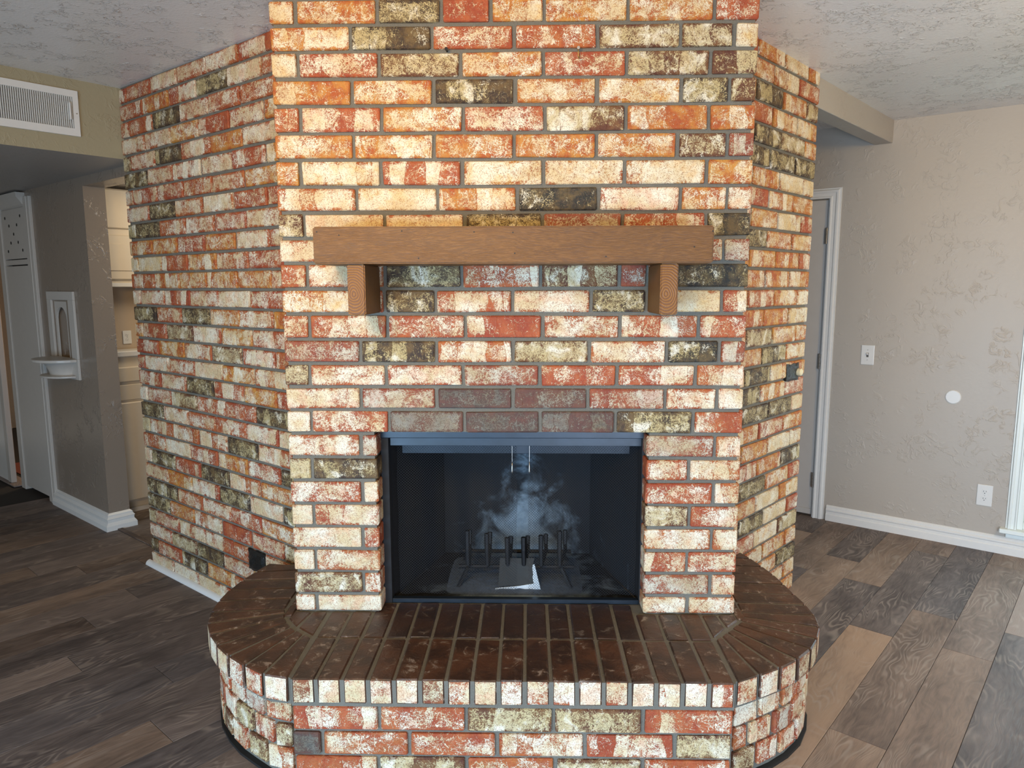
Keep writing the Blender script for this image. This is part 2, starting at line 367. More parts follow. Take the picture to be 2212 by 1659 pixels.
for c0, c1 in zip(SEAM, SEAM[1:]):
    e = ENDS.get(c0, prow.uniform(0, PL))
    for k in range(-6, 7):
        u0, u1 = e + k*PL, e + (k+1)*PL
        tone = TONE.get((c0, k), (prow.uniform(.25, .6), prow.uniform(.05, .75)))
        vis = False
        for fu in (0, .25, .5, .75, 1):
            for cc in (c0, c1):
                uu = u0 + (u1-u0)*fu; P = (uu*ca - cc*sa, uu*sa + cc*ca, 0)
                X, Y = project(P)
                if -620 < X < 2640 and 900 < Y < 1950 and P[1] < 4.9 and P[0] > -5.3: vis = True
        if not vis or npl > 295: continue
        uc = (u0+u1)/2; cm = (c0+c1)/2; w = c1-c0-.0016
        key = round(w, 3)
        if key not in _pm:
            bm = bmesh.new(); bm_box(bm, (-(PL-.0016)/2, -w/2, -.004), ((PL-.0016)/2, w/2, 0)); bmesh.ops.recalc_face_normals(bm, faces=bm.faces)
            bmesh.ops.bevel(bm, geom=[ed for ed in bm.edges if all(v.co.z > -.001 for v in ed.verts)], offset=.0009, segments=1, affect='EDGES')
            me = bpy.data.meshes.new('floor_plank'); bm.to_mesh(me); bm.free(); me.materials.append(M['plank']); _pm[key] = me
        o = bpy.data.objects.new('floor_plank', _pm[key]); COL.objects.link(o); o.parent = floor
        o.location = (uc*ca - cm*sa, uc*sa + cm*ca, 0); o.rotation_euler = (0, 0, pa); o.color = (tone[0], tone[1], 0, 1); npl += 1

# ------------------------------------------------------------------ ceiling
# the main ceiling is a slab that sags a little towards the right-hand wall
def prism_obj(name, poly, z0, z1, mats, parent=None, bevel=0):
    bm = bmesh.new(); bm_prism(bm, poly, z0, z1); return fin(bm, name, parent, mats, bevel)
bm = bmesh.new(); bm_box(bm, (-3.6, -2.6, 0), (4.4, 5.2, .12))
for v in bm.verts: v.co.z += CEIL - max(0, (v.co.x + 1.9))*.0075 - 0
for v in bm.verts:
    if v.co.x < 0: v.co.z = (CEIL+.012) + (.12 if v.co.z > CEIL+.06 else 0)
tag(fin(bm, 'ceiling', None, M['ceiling']), kind='structure')

# ------------------------------------------------------------------ right wall, beam, door, window
RW0 = Vector((1.9447, 2.0692, 0)); RW1 = Vector((2.7647, 1.4426, 0)); RD = (RW1-RW0).normalized(); RWA = math.atan2(RD.y, RD.x)
TR = frame_at(RW0, RWA)                                  # s along the wall towards the camera side, y behind it
def on_right(px, py):
    n = Vector((-RD.y, RD.x, 0)); X = hit(px, py, n, RW0); return (X-RW0).dot(RD), X.z
wr = empty('wall_right'); setw(wr, TR); tag(wr, kind='structure')
DS0, DS1 = -.875, -.083                                  # door opening
WS0, WS1 = .985, 2.0                                     # window opening
for nm, a, b in (('wall_panel', (-3.2, 0, 0), (DS0, .12, 2.5)), ('wall_panel', (DS0, 0, 2.0), (DS1, .12, 2.5)), ('wall_panel', (DS1, 0, 0), (WS0, .12, 2.5)),
              ('wall_panel', (WS0, 0, 0), (WS1, .12, .13)), ('wall_panel', (WS0, 0, 1.9), (WS1, .12, 2.5)), ('wall_panel', (WS1, 0, 0), (3.4, .12, 2.5))):
    bm = bmesh.new(); bm_box(bm, a, b); setw(fin(bm, nm, wr, M['wall']), TR)
def at(o, T): setw(o, T); return o
def mould(name, T, s0, s1, prof, mats, parent=None, m0=0, m1=0):
    """prof: (depth in front of the wall, z) closed profile; m0, m1 mitre slope at the ends"""
    bm = bmesh.new()
    A = [bm.verts.new((s0 + m0*d, -d, z)) for d, z in prof]; B = [bm.verts.new((s1 + m1*d, -d, z)) for d, z in prof]; n = len(prof)
    for i in range(n): bm.faces.new((A[i], A[(i+1) % n], B[(i+1) % n], B[i]))
    bm.faces.new(A); bm.faces.new(B[::-1]); o = fin(bm, name, parent, mats); setw(o, T); return o
BASE = [(0, 0), (.019, 0), (.019, .040), (.014, .046), (.014, .060), (.018, .066), (.018, .072), (.010, .080), (.010, .088), (.004, .096), (0, .098)]
CAS = [(0, 0), (.018, .0), (.018, .008), (.013, .014), (.013, .030), (.018, .036), (.018, .046), (.008, .054), (.008, .060), (0, .062)]
tag(mould('baseboard_right', TR, DS1+.085, 2.9, BASE, M['trim']), kind='structure')
def casing(T, s0, s1, z0, z1, parent, mats, both=True, w=.062, bottom=False):
    """moulded casing round an opening; profile steps run outwards"""
    k = w/.062
    segs = [((s1, 1), (z0, z1))] + ([((s0, -1), (z0, z1))] if both else [])
    for (s, sg), (a, b) in segs:
        bm = bmesh.new(); A = []; B = []
        for d, x in CAS:
            A.append(bm.verts.new((s+sg*x*k, -d, a))); B.append(bm.verts.new((s+sg*x*k, -d, b + x*k)))
        n = len(CAS)
        for i in range(n): bm.faces.new((A[i], A[(i+1) % n], B[(i+1) % n], B[i]))
        bm.faces.new(A); bm.faces.new(B[::-1]); at(fin(bm, 'casing', parent, mats), T)
    bm = bmesh.new(); A = []; B = []
    for d, x in CAS:
        A.append(bm.verts.new((s0-x*k, -d, z1+x*k))); B.append(bm.verts.new((s1+x*k, -d, z1+x*k)))
    n = len(CAS)
    for i in range(n): bm.faces.new((A[i], A[(i+1) % n], B[(i+1) % n], B[i]))
    bm.faces.new(A); bm.faces.new(B[::-1]); at(fin(bm, 'casing', parent, mats), T)
d1 = empty('door_1'); setw(d1, TR); tag(d1, 'closed cream door with three hinges beside the chimney corner', kind='structure')
leaf = at(box('door_leaf', (DS0+.006, .012, .012), (DS1-.008, .052, 1.992), M['door'], d1, .002), TR)
at(box('door_sweep', (DS0+.02, .004, .014), (DS1-.012, .012, .05), M['door'], d1, .002), TR)
casing(TR, DS0, DS1+.006, 0, 1.998, d1, M['trim'])
at(box('door_jamb', (DS1-.004, -.004, 0), (DS1+.012, .1, 2.0), M['trim'], d1), TR)
for z in (1.775, 1.005, .243):
    bm = bmesh.new()
    for k in range(5):
        bm_tube(bm, [(DS1-.006, -.004, z-.048+k*.0195), (DS1-.006, -.004, z-.048+k*.0195+.0175)], .0065, 10)
    bm_box(bm, (DS1-.022, .004, z-.047), (DS1-.006, .012, z+.047))
    at(fin(bm, 'hinge', d1, M['metal']), TR)
# window
w1 = empty('window_1'); setw(w1, TR); tag(w1, 'low white window with closed blinds at the edge of the grey wall', kind='structure')
casing(TR, WS0, WS1, .15, 1.9, w1, M['white'], w=.05)
at(box('window_stool', (WS0-.075, -.045, .125), (WS1+.07, .06, .15), M['white'], w1, .004), TR)
at(box('window_apron', (WS0-.045, -.014, .098), (WS1+.045, .0, .125), M['white'], w1, .002), TR)
at(box('window_sash', (WS0, .0, .15), (WS0+.028, .10, 1.9), M['white'], w1, .002), TR)
at(box('window_sash', (WS0+.028, .02, .15), (WS1, .06, .19), M['white'], w1, .002), TR)
blm, nt, b_ = mat('translucent_blind'); g_ = N(nt)
tr = g_.n('ShaderNodeBsdfTranslucent'); tr.inputs[0].default_value = (.85, .95, .92, 1); mx = g_.n('ShaderNodeMixShader'); mx.inputs[0].default_value = .55
b_.inputs['Base Color'].default_value = (.85, .92, .9, 1)
nt.links.new(b_.outputs[0], mx.inputs[1]); nt.links.new(tr.outputs[0], mx.inputs[2]); nt.links.new(mx.outputs[0], nt.nodes['Material Output'].inputs[0])
for k in range(60):
    z = .20 + k*.028
    bm = bmesh.new(); bm_box(bm, (WS0+.035, -.0008, -.016), (WS1-.01, .0008, .016)); o = fin(bm, 'blind_slat', w1, blm)
    setw(o, TR @ Matrix.Translation((0, .04, z)) @ Matrix.Rotation(math.radians(24), 4, 'X'))
at(box('window_pane', (WS0, .085, .15), (WS1, .09, 1.9), blm, w1), TR)
area('outside_daylight', TR @ Vector((1.55, .55, 1.1)), TR @ Vector((1.45, 0, 1.0)), 1.1, 1.7, 55, (.78, .95, 1))

# ceiling beam from the right wing corner to the right wall
B0 = Vector((1.36, 1.06, 0)); BA = math.atan2(1.93-1.06, 2.141-1.36)
bm = bmesh.new(); Lb = math.hypot(2.141-1.36, 1.93-1.06) + .05
bm_box(bm, (-.12, 0, 2.283), (Lb, .095, 2.50)); bm_o = fin(bm, 'trim_1', None, [M['wall']], .003); setw(bm_o, frame_at(B0, BA)); tag(bm_o, kind='structure')

# wall furniture on the right wall
def plate_screws(T, parent, pts, mats):
    for s, z in pts:
        bm = bmesh.new(); bm_tube(bm, [(s, -.0065, z), (s, -.0078, z)], .0028, 10); at(fin(bm, 'screw', parent, mats), T)
def switch_plate(T, s, z, label):
    r = empty('light_switch'); setw(r, T @ Matrix.Translation((s, 0, z))); tag(r, label, 'switch'); T2 = wm(r).copy()
    at(box('cover_plate', (-.036, -.006, -.059), (.036, 0, .059), M['plate'], r, .003, 2), T2)
    at(box('switch_slot', (-.006, -.0075, -.013), (.006, -.006, .013), M['dimgrey'], r, .0005), T2)
    tg = box('toggle', (-.0042, -.020, -.004), (.0042, -.004, .007), M['plate'], r, .0012); setw(tg, T2 @ Matrix.Rotation(math.radians(-18), 4, 'X'))
    plate_screws(T2, r, ((0, .030), (0, -.030)), M['metal'])
def outlet(T, s, z, label, scale=1):
    r = empty('electrical_outlet'); setw(r, T @ Matrix.Translation((s, 0, z)) @ Matrix.Scale(scale, 4)); tag(r, label, 'outlet'); T2 = wm(r).copy()
    at(box('cover_plate', (-.037, -.006, -.060), (.037, 0, .060), M['plate'], r, .003, 2), T2)
    for dz in (.020, -.020):
        bm = bmesh.new(); n = 16
        ring = [(.0155*math.cos(2*PI*k/n), max(-.0135, min(.0135, .0165*math.sin(2*PI*k/n)))) for k in range(n)]
        f = [bm.verts.new((x, -.0078, y+dz)) for x, y in ring]; bk = [bm.verts.new((x*1.04, -.005, y*1.04+dz)) for x, y in ring]
        bm.faces.new(f)
        for k in range(n): bm.faces.new((f[k], f[(k+1) % n], bk[(k+1) % n], bk[k]))
        rc = at(fin(bm, 'receptacle', r, M['plate']), T2)
        bm = bmesh.new()
        for x, hh in ((-.006, .0075), (.006, .0062)): bm_box(bm, (x-.0011, -.0083, dz+.001-hh/2+.002), (x+.0011, -.0077, dz+.001+hh/2+.002))
        bm_tube(bm, [(0, -.0077, dz-.0075), (0, -.0083, dz-.0075)], .0024, 10)
        at(fin(bm, 'slots', rc, M['dark']), T2)
    plate_screws(T2, r, ((0, 0),), M['metal'])
s_, z_ = on_right(1874.5, 766.5); switch_plate(TR, s_, z_, 'white light switch on the tan wall beside the hinged door')
s_, z_ = on_right(2127, 1069.5); outlet(TR, s_, z_, 'white duplex outlet low on the wall near the window')
s_, z_ = on_right(2059, 857.5)
bm = bmesh.new(); bm_tube(bm, [(0, 0, 0), (0, -.004, 0), (0, -.007, 0)], [.039, .039, .035], 40)
o = fin(bm, 'blank_cover', None, M['plate']); setw(o, TR @ Matrix.Translation((s_, 0, z_))); tag(o, 'round white blank cover plate halfway up the wall', 'cover plate')

# ------------------------------------------------------------------ left side: soffit, hall wall, closet, doorway
LOWC = 2.09
SA = math.radians(50.4); SD = Vector((math.cos(SA), math.sin(SA), 0)); PB = math.radians(-38); PD = Vector((math.cos(PB), math.sin(PB), 0))
def V2(p): return (p.x, p.y)
p0 = LC.copy(); p1 = LC - SD*2.2
poly = [V2(p0), V2(p1), V2(p1 - PD*4.2), V2(p0 + SD*2.6 - PD*4.2), V2(p0 + SD*2.6 + PD*.6), V2(p0+SD*.5+PD*.6), V2(p0+SD*.03)]
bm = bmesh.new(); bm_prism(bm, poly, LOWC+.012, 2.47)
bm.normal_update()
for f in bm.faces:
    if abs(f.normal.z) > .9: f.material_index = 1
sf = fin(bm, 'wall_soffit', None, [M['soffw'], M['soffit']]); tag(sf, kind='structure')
# air vent on the soffit
TS = frame_at(LC - SD*.186, SA + PI)        # local x runs to the left, y... faces the room on -y after flip
TS = Matrix.Translation(LC - SD*.186) @ Matrix.Rotation(SA, 4, 'Z')     # local x towards the brick corner, -y into the room
vt = empty('air_vent'); setw(vt, TS @ Matrix.Translation((-.28, 0, 2.283))); tag(vt, 'white metal air return vent with upright louvres under the ceiling', 'vent'); TV = wm(vt).copy()
hw_, hh_ = .28, .103
bm = bmesh.new()
for a, b in (((-hw_, -.012, -hh_), (hw_, 0, -hh_+.034)), ((-hw_, -.012, hh_-.030), (hw_, 0, hh_)), ((-hw_, -.012, -hh_+.034), (-hw_+.022, 0, hh_-.030)), ((hw_-.024, -.012, -hh_+.034), (hw_, 0, hh_-.030))): bm_box(bm, a, b)
at(fin(bm, 'vent_frame', vt, M['trim']), TV)
at(box('vent_throat', (-hw_+.02, -.0015, -hh_+.03), (hw_-.02, .0, hh_-.028), M['gap'], vt), TV)
n = 60; me = None
for k in range(n):
    x = -hw_+.026 + (2*hw_-.056)*k/(n-1)
    if me is None:
        bm = bmesh.new(); bm_box(bm, (-.0014, -.009, -hh_+.032), (.0016, -.002, hh_-.029)); o = fin(bm, 'louvre', vt, M['trim']); me = o.data
    else: o = link('louvre', me, vt)
    setw(o, TV @ Matrix.Translation((x, 0, 0)) @ Matrix.Rotation(math.radians(14), 4, 'Z'))
for z in (-.035, -.005, .025, .055):
    at(box('louvre_bar', (-hw_+.022, -.004, z-.0015), (hw_-.024, -.0018, z+.0015), M['dimgrey'], vt), TV)
at(box('damper_lever', (hw_-.042, -.022, -.032), (hw_-.036, -.008, .045), M['trim'], vt, .001), TV)
bm = bmesh.new(); bm_tube(bm, [(hw_-.010, -.012, 0), (hw_-.010, -.0135, 0)], .003, 8); at(fin(bm, 'screw', vt, M['metal']), TV)

# hall wall with the arched niche (local s leftwards positive is negative x): frame origin at its free corner
PC = Vector((-2.505, 1.793, 0)); TP = Matrix.Translation(PC) @ Matrix.Rotation(PB, 4, 'Z')
def on_hall(px, py):
    n = Vector((-PD.y, PD.x, 0)); X = hit(px, py, n, PC); return (X-PC).dot(PD), X.z
TH = .12
NS0, NS1, NZ0, NZ1 = -.600, -.395, 1.02, 1.385          # hole for the niche
lw = empty('wall_left'); setw(lw, TP); tag(lw, kind='structure')
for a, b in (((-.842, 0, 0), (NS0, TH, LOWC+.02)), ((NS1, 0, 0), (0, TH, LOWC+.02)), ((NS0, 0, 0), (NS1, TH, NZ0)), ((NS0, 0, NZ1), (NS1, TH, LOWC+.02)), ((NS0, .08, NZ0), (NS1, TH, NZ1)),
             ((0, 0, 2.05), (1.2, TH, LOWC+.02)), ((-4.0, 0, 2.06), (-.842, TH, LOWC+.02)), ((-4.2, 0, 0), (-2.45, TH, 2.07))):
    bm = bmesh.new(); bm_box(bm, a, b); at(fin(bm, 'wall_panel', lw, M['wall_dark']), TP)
BASE2 = [(0, 0), (.030, 0), (.030, .030), (.022, .045), (.018, .050), (.018, .066), (.022, .072), (.012, .086), (.012, .094), (.004, .102), (0, .105)]
bb = mould('baseboard_left', TP, -.86, 0, BASE2, M['trim'], None, 0, 1); tag(bb, kind='structure')
TE = Matrix.Translation(PC) @ Matrix.Rotation(PB + PI/2, 4, 'Z')
e2 = mould('baseboard_end', TE, 0, TH, BASE2, M['trim'], bb, -1, 1)
tag(e2, 'mitred baseboard return on the wall end')
# niche shelf unit
nk = empty('wall_niche'); ns0, nz1 = on_hall(105, 630); ns1, nz0 = on_hall(173, 820)
ns0, ns1, nz0, nz1 = -.685, -.248, .905, 1.448
setw(nk, TP); tag(nk, 'white wooden arched wall niche with a curved bracket shelf', 'niche')
IA0, IA1, IZ0, IZ1 = -.615, -.335, 1.035, 1.395
bm = bmesh.new()
for a, b in (((ns0, -.014, nz0), (ns1, 0, IZ0)), ((ns0, -.014, IZ1), (ns1, 0, nz1)), ((ns0, -.014, IZ0), (IA0, 0, IZ1)), ((IA1, -.014, IZ0), (ns1, 0, IZ1))): bm_box(bm, a, b)
at(fin(bm, 'niche_frame', nk, M['door'], .002), TP)
# arched lining
bm = bmesh.new(); x0, x1 = NS0+.008, NS1-.008; xc = (x0+x1)/2; rr = (x1-x0)/2-.012; zc = NZ1-.035-rr
arch = [(x0+.012, NZ0+.008)] + [(xc-rr*math.cos(PI*k/14), zc+rr*math.sin(PI*k/14)) for k in range(15)] + [(x1-.012, NZ0+.008)]
outer = [(x0-.010, NZ0+.008)] + [(max(x0-.010, min(x1+.010, xc-3*rr*math.cos(PI*k/14))), NZ1+.003 if 2 <= k <= 12 else min(NZ1+.003, zc+3*rr*math.sin(PI*k/14)+.02)) for k in range(15)] + [(x1+.010, NZ0+.008)]
for (a, b), (c, d) in zip(zip(arch, arch[1:]), zip(outer, outer[1:])):
    F = [bm.verts.new((p[0], y, p[1])) for y in (.002, .012) for p in (a, b, d, c)]
    for f in ((0, 1, 2, 3), (7, 6, 5, 4), (0, 4, 5, 1), (1, 5, 6, 2), (2, 6, 7, 3), (3, 7, 4, 0)): bm.faces.new([F[i] for i in f])
at(fin(bm, 'arch', nk, M['door']), TP)
bm = bmesh.new(); bm_box(bm, (NS0+.002, .074, NZ0+.002), (NS1-.002, .079, NZ1-.002)); at(fin(bm, 'niche_back', nk, M['wall']), TP)
# half round shelf, cove and lower shelf
def dshelf(name, s0, s1, dep, z0, z1, mats, yo=-.014):
    n = 16; poly = [((s0+s1)/2 + (s1-s0)/2*math.cos(PI*k/n), yo - dep*math.sin(PI*k/n)) for k in range(n+1)]
    bm = bmesh.new(); bm_prism(bm, poly, z0, z1); return at(fin(bm, name, nk, mats, .003), TP)
dshelf('shelf', -.670, -.262, .175, 1.015, 1.033, M['door']); dshelf('lower_shelf', -.640, -.292, .135, .917, .929, M['door'])
bm = bmesh.new(); n = 16; prev = None
for zf in range(7):
    t = zf/6; z = .929 + (1.015-.929)*t; k_ = .60 + .32*t*t
    ring = [bm.verts.new((-.466 + .19*k_*math.cos(PI*k/n), -.014 - .135*k_*math.sin(PI*k/n), z)) for k in range(n+1)]
    if prev:
        for k in range(n): bm.faces.new((prev[k], prev[k+1], ring[k+1], ring[k]))
    prev = ring
at(fin(bm, 'cove_bracket', nk, M['door'], smooth=True), TP)

# linen closet built into the hall wall; hall shade put into its darker paint
lcl = empty('linen_closet'); setw(lcl, TP); tag(lcl, 'narrow linen closet with a perforated upper door and plain lower door', 'closet')
at(box('post', (-.962, -.016, 0), (-.842, .06, 2.062), M['door'], lcl, .003), TP)
at(box('post_bead', (-.900, -.024, 0), (-.872, -.016, 2.062), M['door'], lcl, .003), TP)
at(box('post', (-1.510, -.02, 0), (-1.425, .09, 2.062), M['door'], lcl, .004), TP)
at(box('rail', (-1.425, -.010, 1.626), (-.962, .05, 1.660), M['door'], lcl, .002), TP)
bm = bmesh.new()
prof = [(.055, 2.09), (.05, 2.06), (.035, 2.04), (.018, 2.015), (0, 2.0), (-.03, 2.0), (-.03, 2.09)]
A = [bm.verts.new((-1.52, -d, z)) for d, z in prof]; Bv = [bm.verts.new((-.955, -d, z)) for d, z in prof]
for i in range(len(prof)): bm.faces.new((A[i], A[(i+1) % 7], Bv[(i+1) % 7], Bv[i]))
bm.faces.new(A); bm.faces.new(Bv[::-1]); at(fin(bm, 'crown', lcl, M['door']), TP)
ud = at(box('upper_door', (-1.420, -.012, 1.666), (-.966, .012, 2.0), M['door'], lcl, .003), TP)
for s, z in ((-1.34, 1.945), (-1.04, 1.945), (-1.27, 1.89), (-1.115, 1.89), (-1.19, 1.832), (-1.26, 1.775), (-1.115, 1.775), (-1.33, 1.72), (-1.04, 1.72)):
    bm = bmesh.new(); bm_tube(bm, [(s, -.0125, z), (s, -.0135, z)], .0105, 14); at(fin(bm, 'vent_hole', ud, M['dark']), TP)
at(box('lower_door', (-1.420, -.012, .03), (-.968, .012, 1.618), M['door'], lcl, .003), TP)
at(box('closet_inside', (-1.425, .03, 0), (-.962, .05, 2.0), M['dark'], lcl), TP)
# doorway beyond, with a white door folded against it
d2 = empty('door_2'); setw(d2, TP); tag(d2, 'white door standing open at the end of the hall', kind='structure')
at(box('door_leaf', (-2.40, -.035, .012), (-1.735, .0, 2.03), M['trim'], d2, .003), TP)
at(box('door_edge', (-1.734, -.040, .012), (-1.665, -.004, 2.03), M['door'], d2, .002), TP)
at(box('hinge', (-1.725, -.046, .91), (-1.68, -.040, .965), M['brass'], d2, .001), TP)
at(box('casing', (-2.42, -.02, 0), (-2.34, .02, 2.08), M['trim'], d2, .003), TP)
bw = box('wall_back', (-3.2, 1.1, 0), (-1.2, 1.15, 2.1), M['peach']); setw(bw, TP); tag(bw, kind='structure')
bl = box('trim_2', (-3.2, 1.085, 0), (-1.2, 1.1, .09), M['peach']); setw(bl, TP); tag(bl, kind='structure')
sdw = box('wall_hall', (-1.510, .10, 0), (-1.47, 1.1, 2.1), M['peach']); setw(sdw, TP); tag(sdw, kind='structure')
rf_ = box('trim_3', (-2.4, .10, .0005), (-1.545, 1.1, .004), M['red']); setw(rf_, TP); tag(rf_, kind='structure')
th_ = box('trim_4', (-2.5, -.06, .0005), (-1.545, .06, .012), M['plank'], None, .004); setw(th_, TP); th_.color = (.9, .1, 0, 1); tag(th_, kind='structure')
t5 = box('trim_5', (.02, .03, .0005), (.75, .06, .007), M['plank'], None, .002); setw(t5, TP); t5.color = (.2, .6, 0, 1); tag(t5, kind='structure')
fw = box('wall_far', (-4.35, -3.4, 0), (-4.2, 1.2, 2.5), M['wall']); setw(fw, TP); tag(fw, kind='structure')
area('hall_daylight', TP @ Vector((-2.0, .9, 1.9)), TP @ Vector((-1.7, .5, .6)), .4, .4, 9, (1, .80, .58))

# kitchen cabinets seen through the gap
CWP = Vector((-2.571, 2.107, 0)); TK = Matrix.Translation(CWP) @ Matrix.Rotation(SA, 4, 'Z')      # -y faces the gap... local y away to the left
kc = empty('base_cabinet'); setw(kc, TK); tag(kc, 'cream base cabinet with a drawer under the white worktop', 'cabinet')
at(box('cabinet_body', (-.07, .004, .075), (.9, .157, 1.03), M['cab'], kc, .002), TK)
at(box('toe_kick', (-.07, .03, 0), (.9, .157, .075), M['cab'], kc), TK)
at(box('toe_trim', (-.07, .012, 0), (.9, .030, .03), M['trim'], kc, .002), TK)
at(box('drawer_front', (-.06, -.012, .868), (.42, .004, .965), M['cab'], kc, .006), TK)
at(box('cabinet_door', (-.06, -.012, .085), (.42, .004, .735), M['cab'], kc, .006), TK)
at(box('rail', (-.06, -.006, .75), (.42, .004, .85), M['cab'], kc, .003), TK)
wt = box('worktop', (-.07, -.02, 1.03), (.92, .157, 1.068), M['trim'], None, .006); setw(wt, TK); tag(wt, 'white worktop above the cream base cabinet', 'worktop')
uc = empty('wall_cabinet'); setw(uc, TK); tag(uc, 'cream wall cabinet with panelled doors above the worktop', 'cabinet')
at(box('cabinet_body', (-.07, .03, 1.50), (.9, .157, 2.085), M['cab'], uc, .002), TK)
at(box('light_rail', (-.07, .012, 1.475), (.9, .04, 1.50), M['trim'], uc, .002), TK)
for s0 in (-.06, .37):
    dd = at(box('cabinet_door', (s0, .012, 1.52), (s0+.42, .03, 1.80), M['cab'], uc, .006), TK)
    at(box('door_panel', (s0+.04, .006, 1.575), (s0+.38, .014, 1.745), M['cab'], dd, .005), TK)
    at(box('cabinet_door', (s0, .012, 1.84), (s0+.42, .03, 2.08), M['cab'], uc, .006), TK)
kw = box('wall_kitchen', (-.07, .16, 0), (1.6, .2, 2.1), M['cabwall']); setw(kw, TK); tag(kw, kind='structure')
outlet(TK @ Matrix.Translation((0, .158, 0)), .135, 1.145, 'white outlet above the kitchen worktop behind the brick corner', .72)
area('kitchen_ceiling_light', (-1.75, 2.25, 2.0), (-2.3, 2.1, 1.0), .4, .4, 7, (1, .84, .62))
kb = box('wall_kitchen_rear', (1.1, -1.6, 0), (1.15, .2, 2.1), M['cabwall']); setw(kb, TK); tag(kb, kind='structure')

# ------------------------------------------------------------------ brick wings
def wing(name, T, s_lo, s_hi, thick, rows, holes=()):
    root = empty(name); tag(root, kind='structure')
    bm = bmesh.new(); bm_box(bm, (s_lo+REC, REC, 0), (s_hi-REC, thick, CEIL)); at(fin(bm, 'mortar', root, M['mortar']), T)
    for i, joints in enumerate(rows):
        z1 = CEIL - i*CP - (.010 if i == 0 else J/2); z0 = CEIL - (i+1)*CP + J/2
        if i == len(rows)-1: z0 = .004
        for a, b, code in joints:
            if any(h[0] < (a+b)/2 < h[1] and h[2] < (z0+z1)/2 < h[3] for h in holes): continue
            put_brick(T, a, b, z0, z1, code, root)
    return root
TL = frame_at(LC, LA); TRW = frame_at(RC, RA)
def in_hearth_left(s, z): return False
rows = []
LDARK = {(0, 6): 'H', (2, 2): 'D', (3, 3): 'R', (4, 2): 'D', (5, 0): 'D', (6, 5): 'O', (7, 1): 'D', (10, 0): 'Y', (10, 1): 'Y', (10, 3): 'O', (11, 1): 'O', (11, 2): 'O', (11, 3): 'O', (11, 4): 'O', (19, 0): 'D', (20, 4): 'D', (20, 0): 'H', (21, 5): 'D', (22, 1): 'D', (22, 3): 'D', (21, 2): 'W', (23, 5): 'D', (24, 0): 'D', (25, 0): 'D', (17, 6): 'Y', (16, 6): 'C', (8, 1): 'D', (13, 0): 'D', (26, 0): 'H'}
for i in range(30):
    ph = .078 if i % 2 == 0 else .238
    js = [0] + [ph + .2495*k for k in range(-1, 7)]; js = [j for j in js if j == 0 or j > .02] + [1.53]
    js = [j for j in js if j < 1.48] + [1.50]
    row = []
    for k, (a, b) in enumerate(zip(js, js[1:])):
        jit = random.uniform(-.003, .003)
        code = LDARK.get((i, k)) or rnd_code()
        row.append((a + (J/2 if k else 0) + jit*(k > 0), b - J/2, code))
    rows.append(row)
wl = wing('wall_front_left', TL, 0, 1.52, .20, rows)
rows = []
RDARK = {(2, 0): 'D', (2, 2): 'H', (4, 0): 'D', (4, 1): 'H', (5, 0): 'D', (5, 1): 'D', (5, 2): 'D', (6, 2): 'Y', (7, 2): 'O', (10, 0): 'O', (10, 1): 'O', (11, 0): 'O', (11, 1): 'O', (15, 1): 'D', (16, 0): 'D', (17, 0): 'D', (18, 0): 'D', (18, 1): 'D', (18, 2): 'C', (21, 2): 'D', (22, 0): 'D', (24, 0): 'D', (25, 2): 'H', (27, 2): 'D', (9, 0): 'D', (9, 1): 'O', (12, 1): 'O', (13, 0): 'O', (14, 0): 'H'}
for i in range(30):
    ph = -.123 if i % 2 == 0 else -.2165
    js = sorted([0] + [ph - .2495*k for k in range(0, 4)]); js = [j for j in js if j > -.84]; js = [-.86] + js
    row = []
    for k, (a, b) in enumerate(zip(js, js[1:])):
        last = (k == len(js)-2)
        kk = len(js)-2-k
        code = RDARK.get((i, 2-kk)) or random.choice(['O', 'O', 'B', 'B', 'Y', 'O', 'R', 'B'])
        row.append((a + J/2, b - (0 if last else J/2), code))
    rows.append(row)
wrt = wing('wall_front_right', TRW, -.87, 0, .20, rows)
# brick mass closing the corner behind the two wings
mass = [V2(TL @ Vector((.02, .1, 0))), V2(TL @ Vector((1.30, .12, 0))), (-.62, .66), (.62, .66), V2(TRW @ Vector((-.72, .12, 0))), V2(TRW @ Vector((-.02, .1, 0))), V2(TRW @ Vector((-.02, 1.5, 0))), V2(TL @ Vector((.02, 1.2, 0)))]
mo = prism_obj('wall_core', mass, 0, CEIL+.02, M['mortar']); tag(mo, kind='structure')
# quarter round at the foot of the left wing
qr = [(0, 0)] + [(.024*math.cos(PI/2*k/6), .024*math.sin(PI/2*k/6)) for k in range(7)]
tag(mould('baseboard_brick', TL, -.035, 1.2, [(d-.002, z) for d, z in qr], M['trim']), kind='structure')

# ------------------------------------------------------------------ fireplace breast
fp = empty('fireplace', (0, 0, HT)); tag(fp, 'whitewashed red brick fireplace breast rising above the raised hearth', 'fireplace')
TF = Matrix.Identity(4)
OPX0, OPX1, OPZ = -.463, .449, .984
bm = bmesh.new()
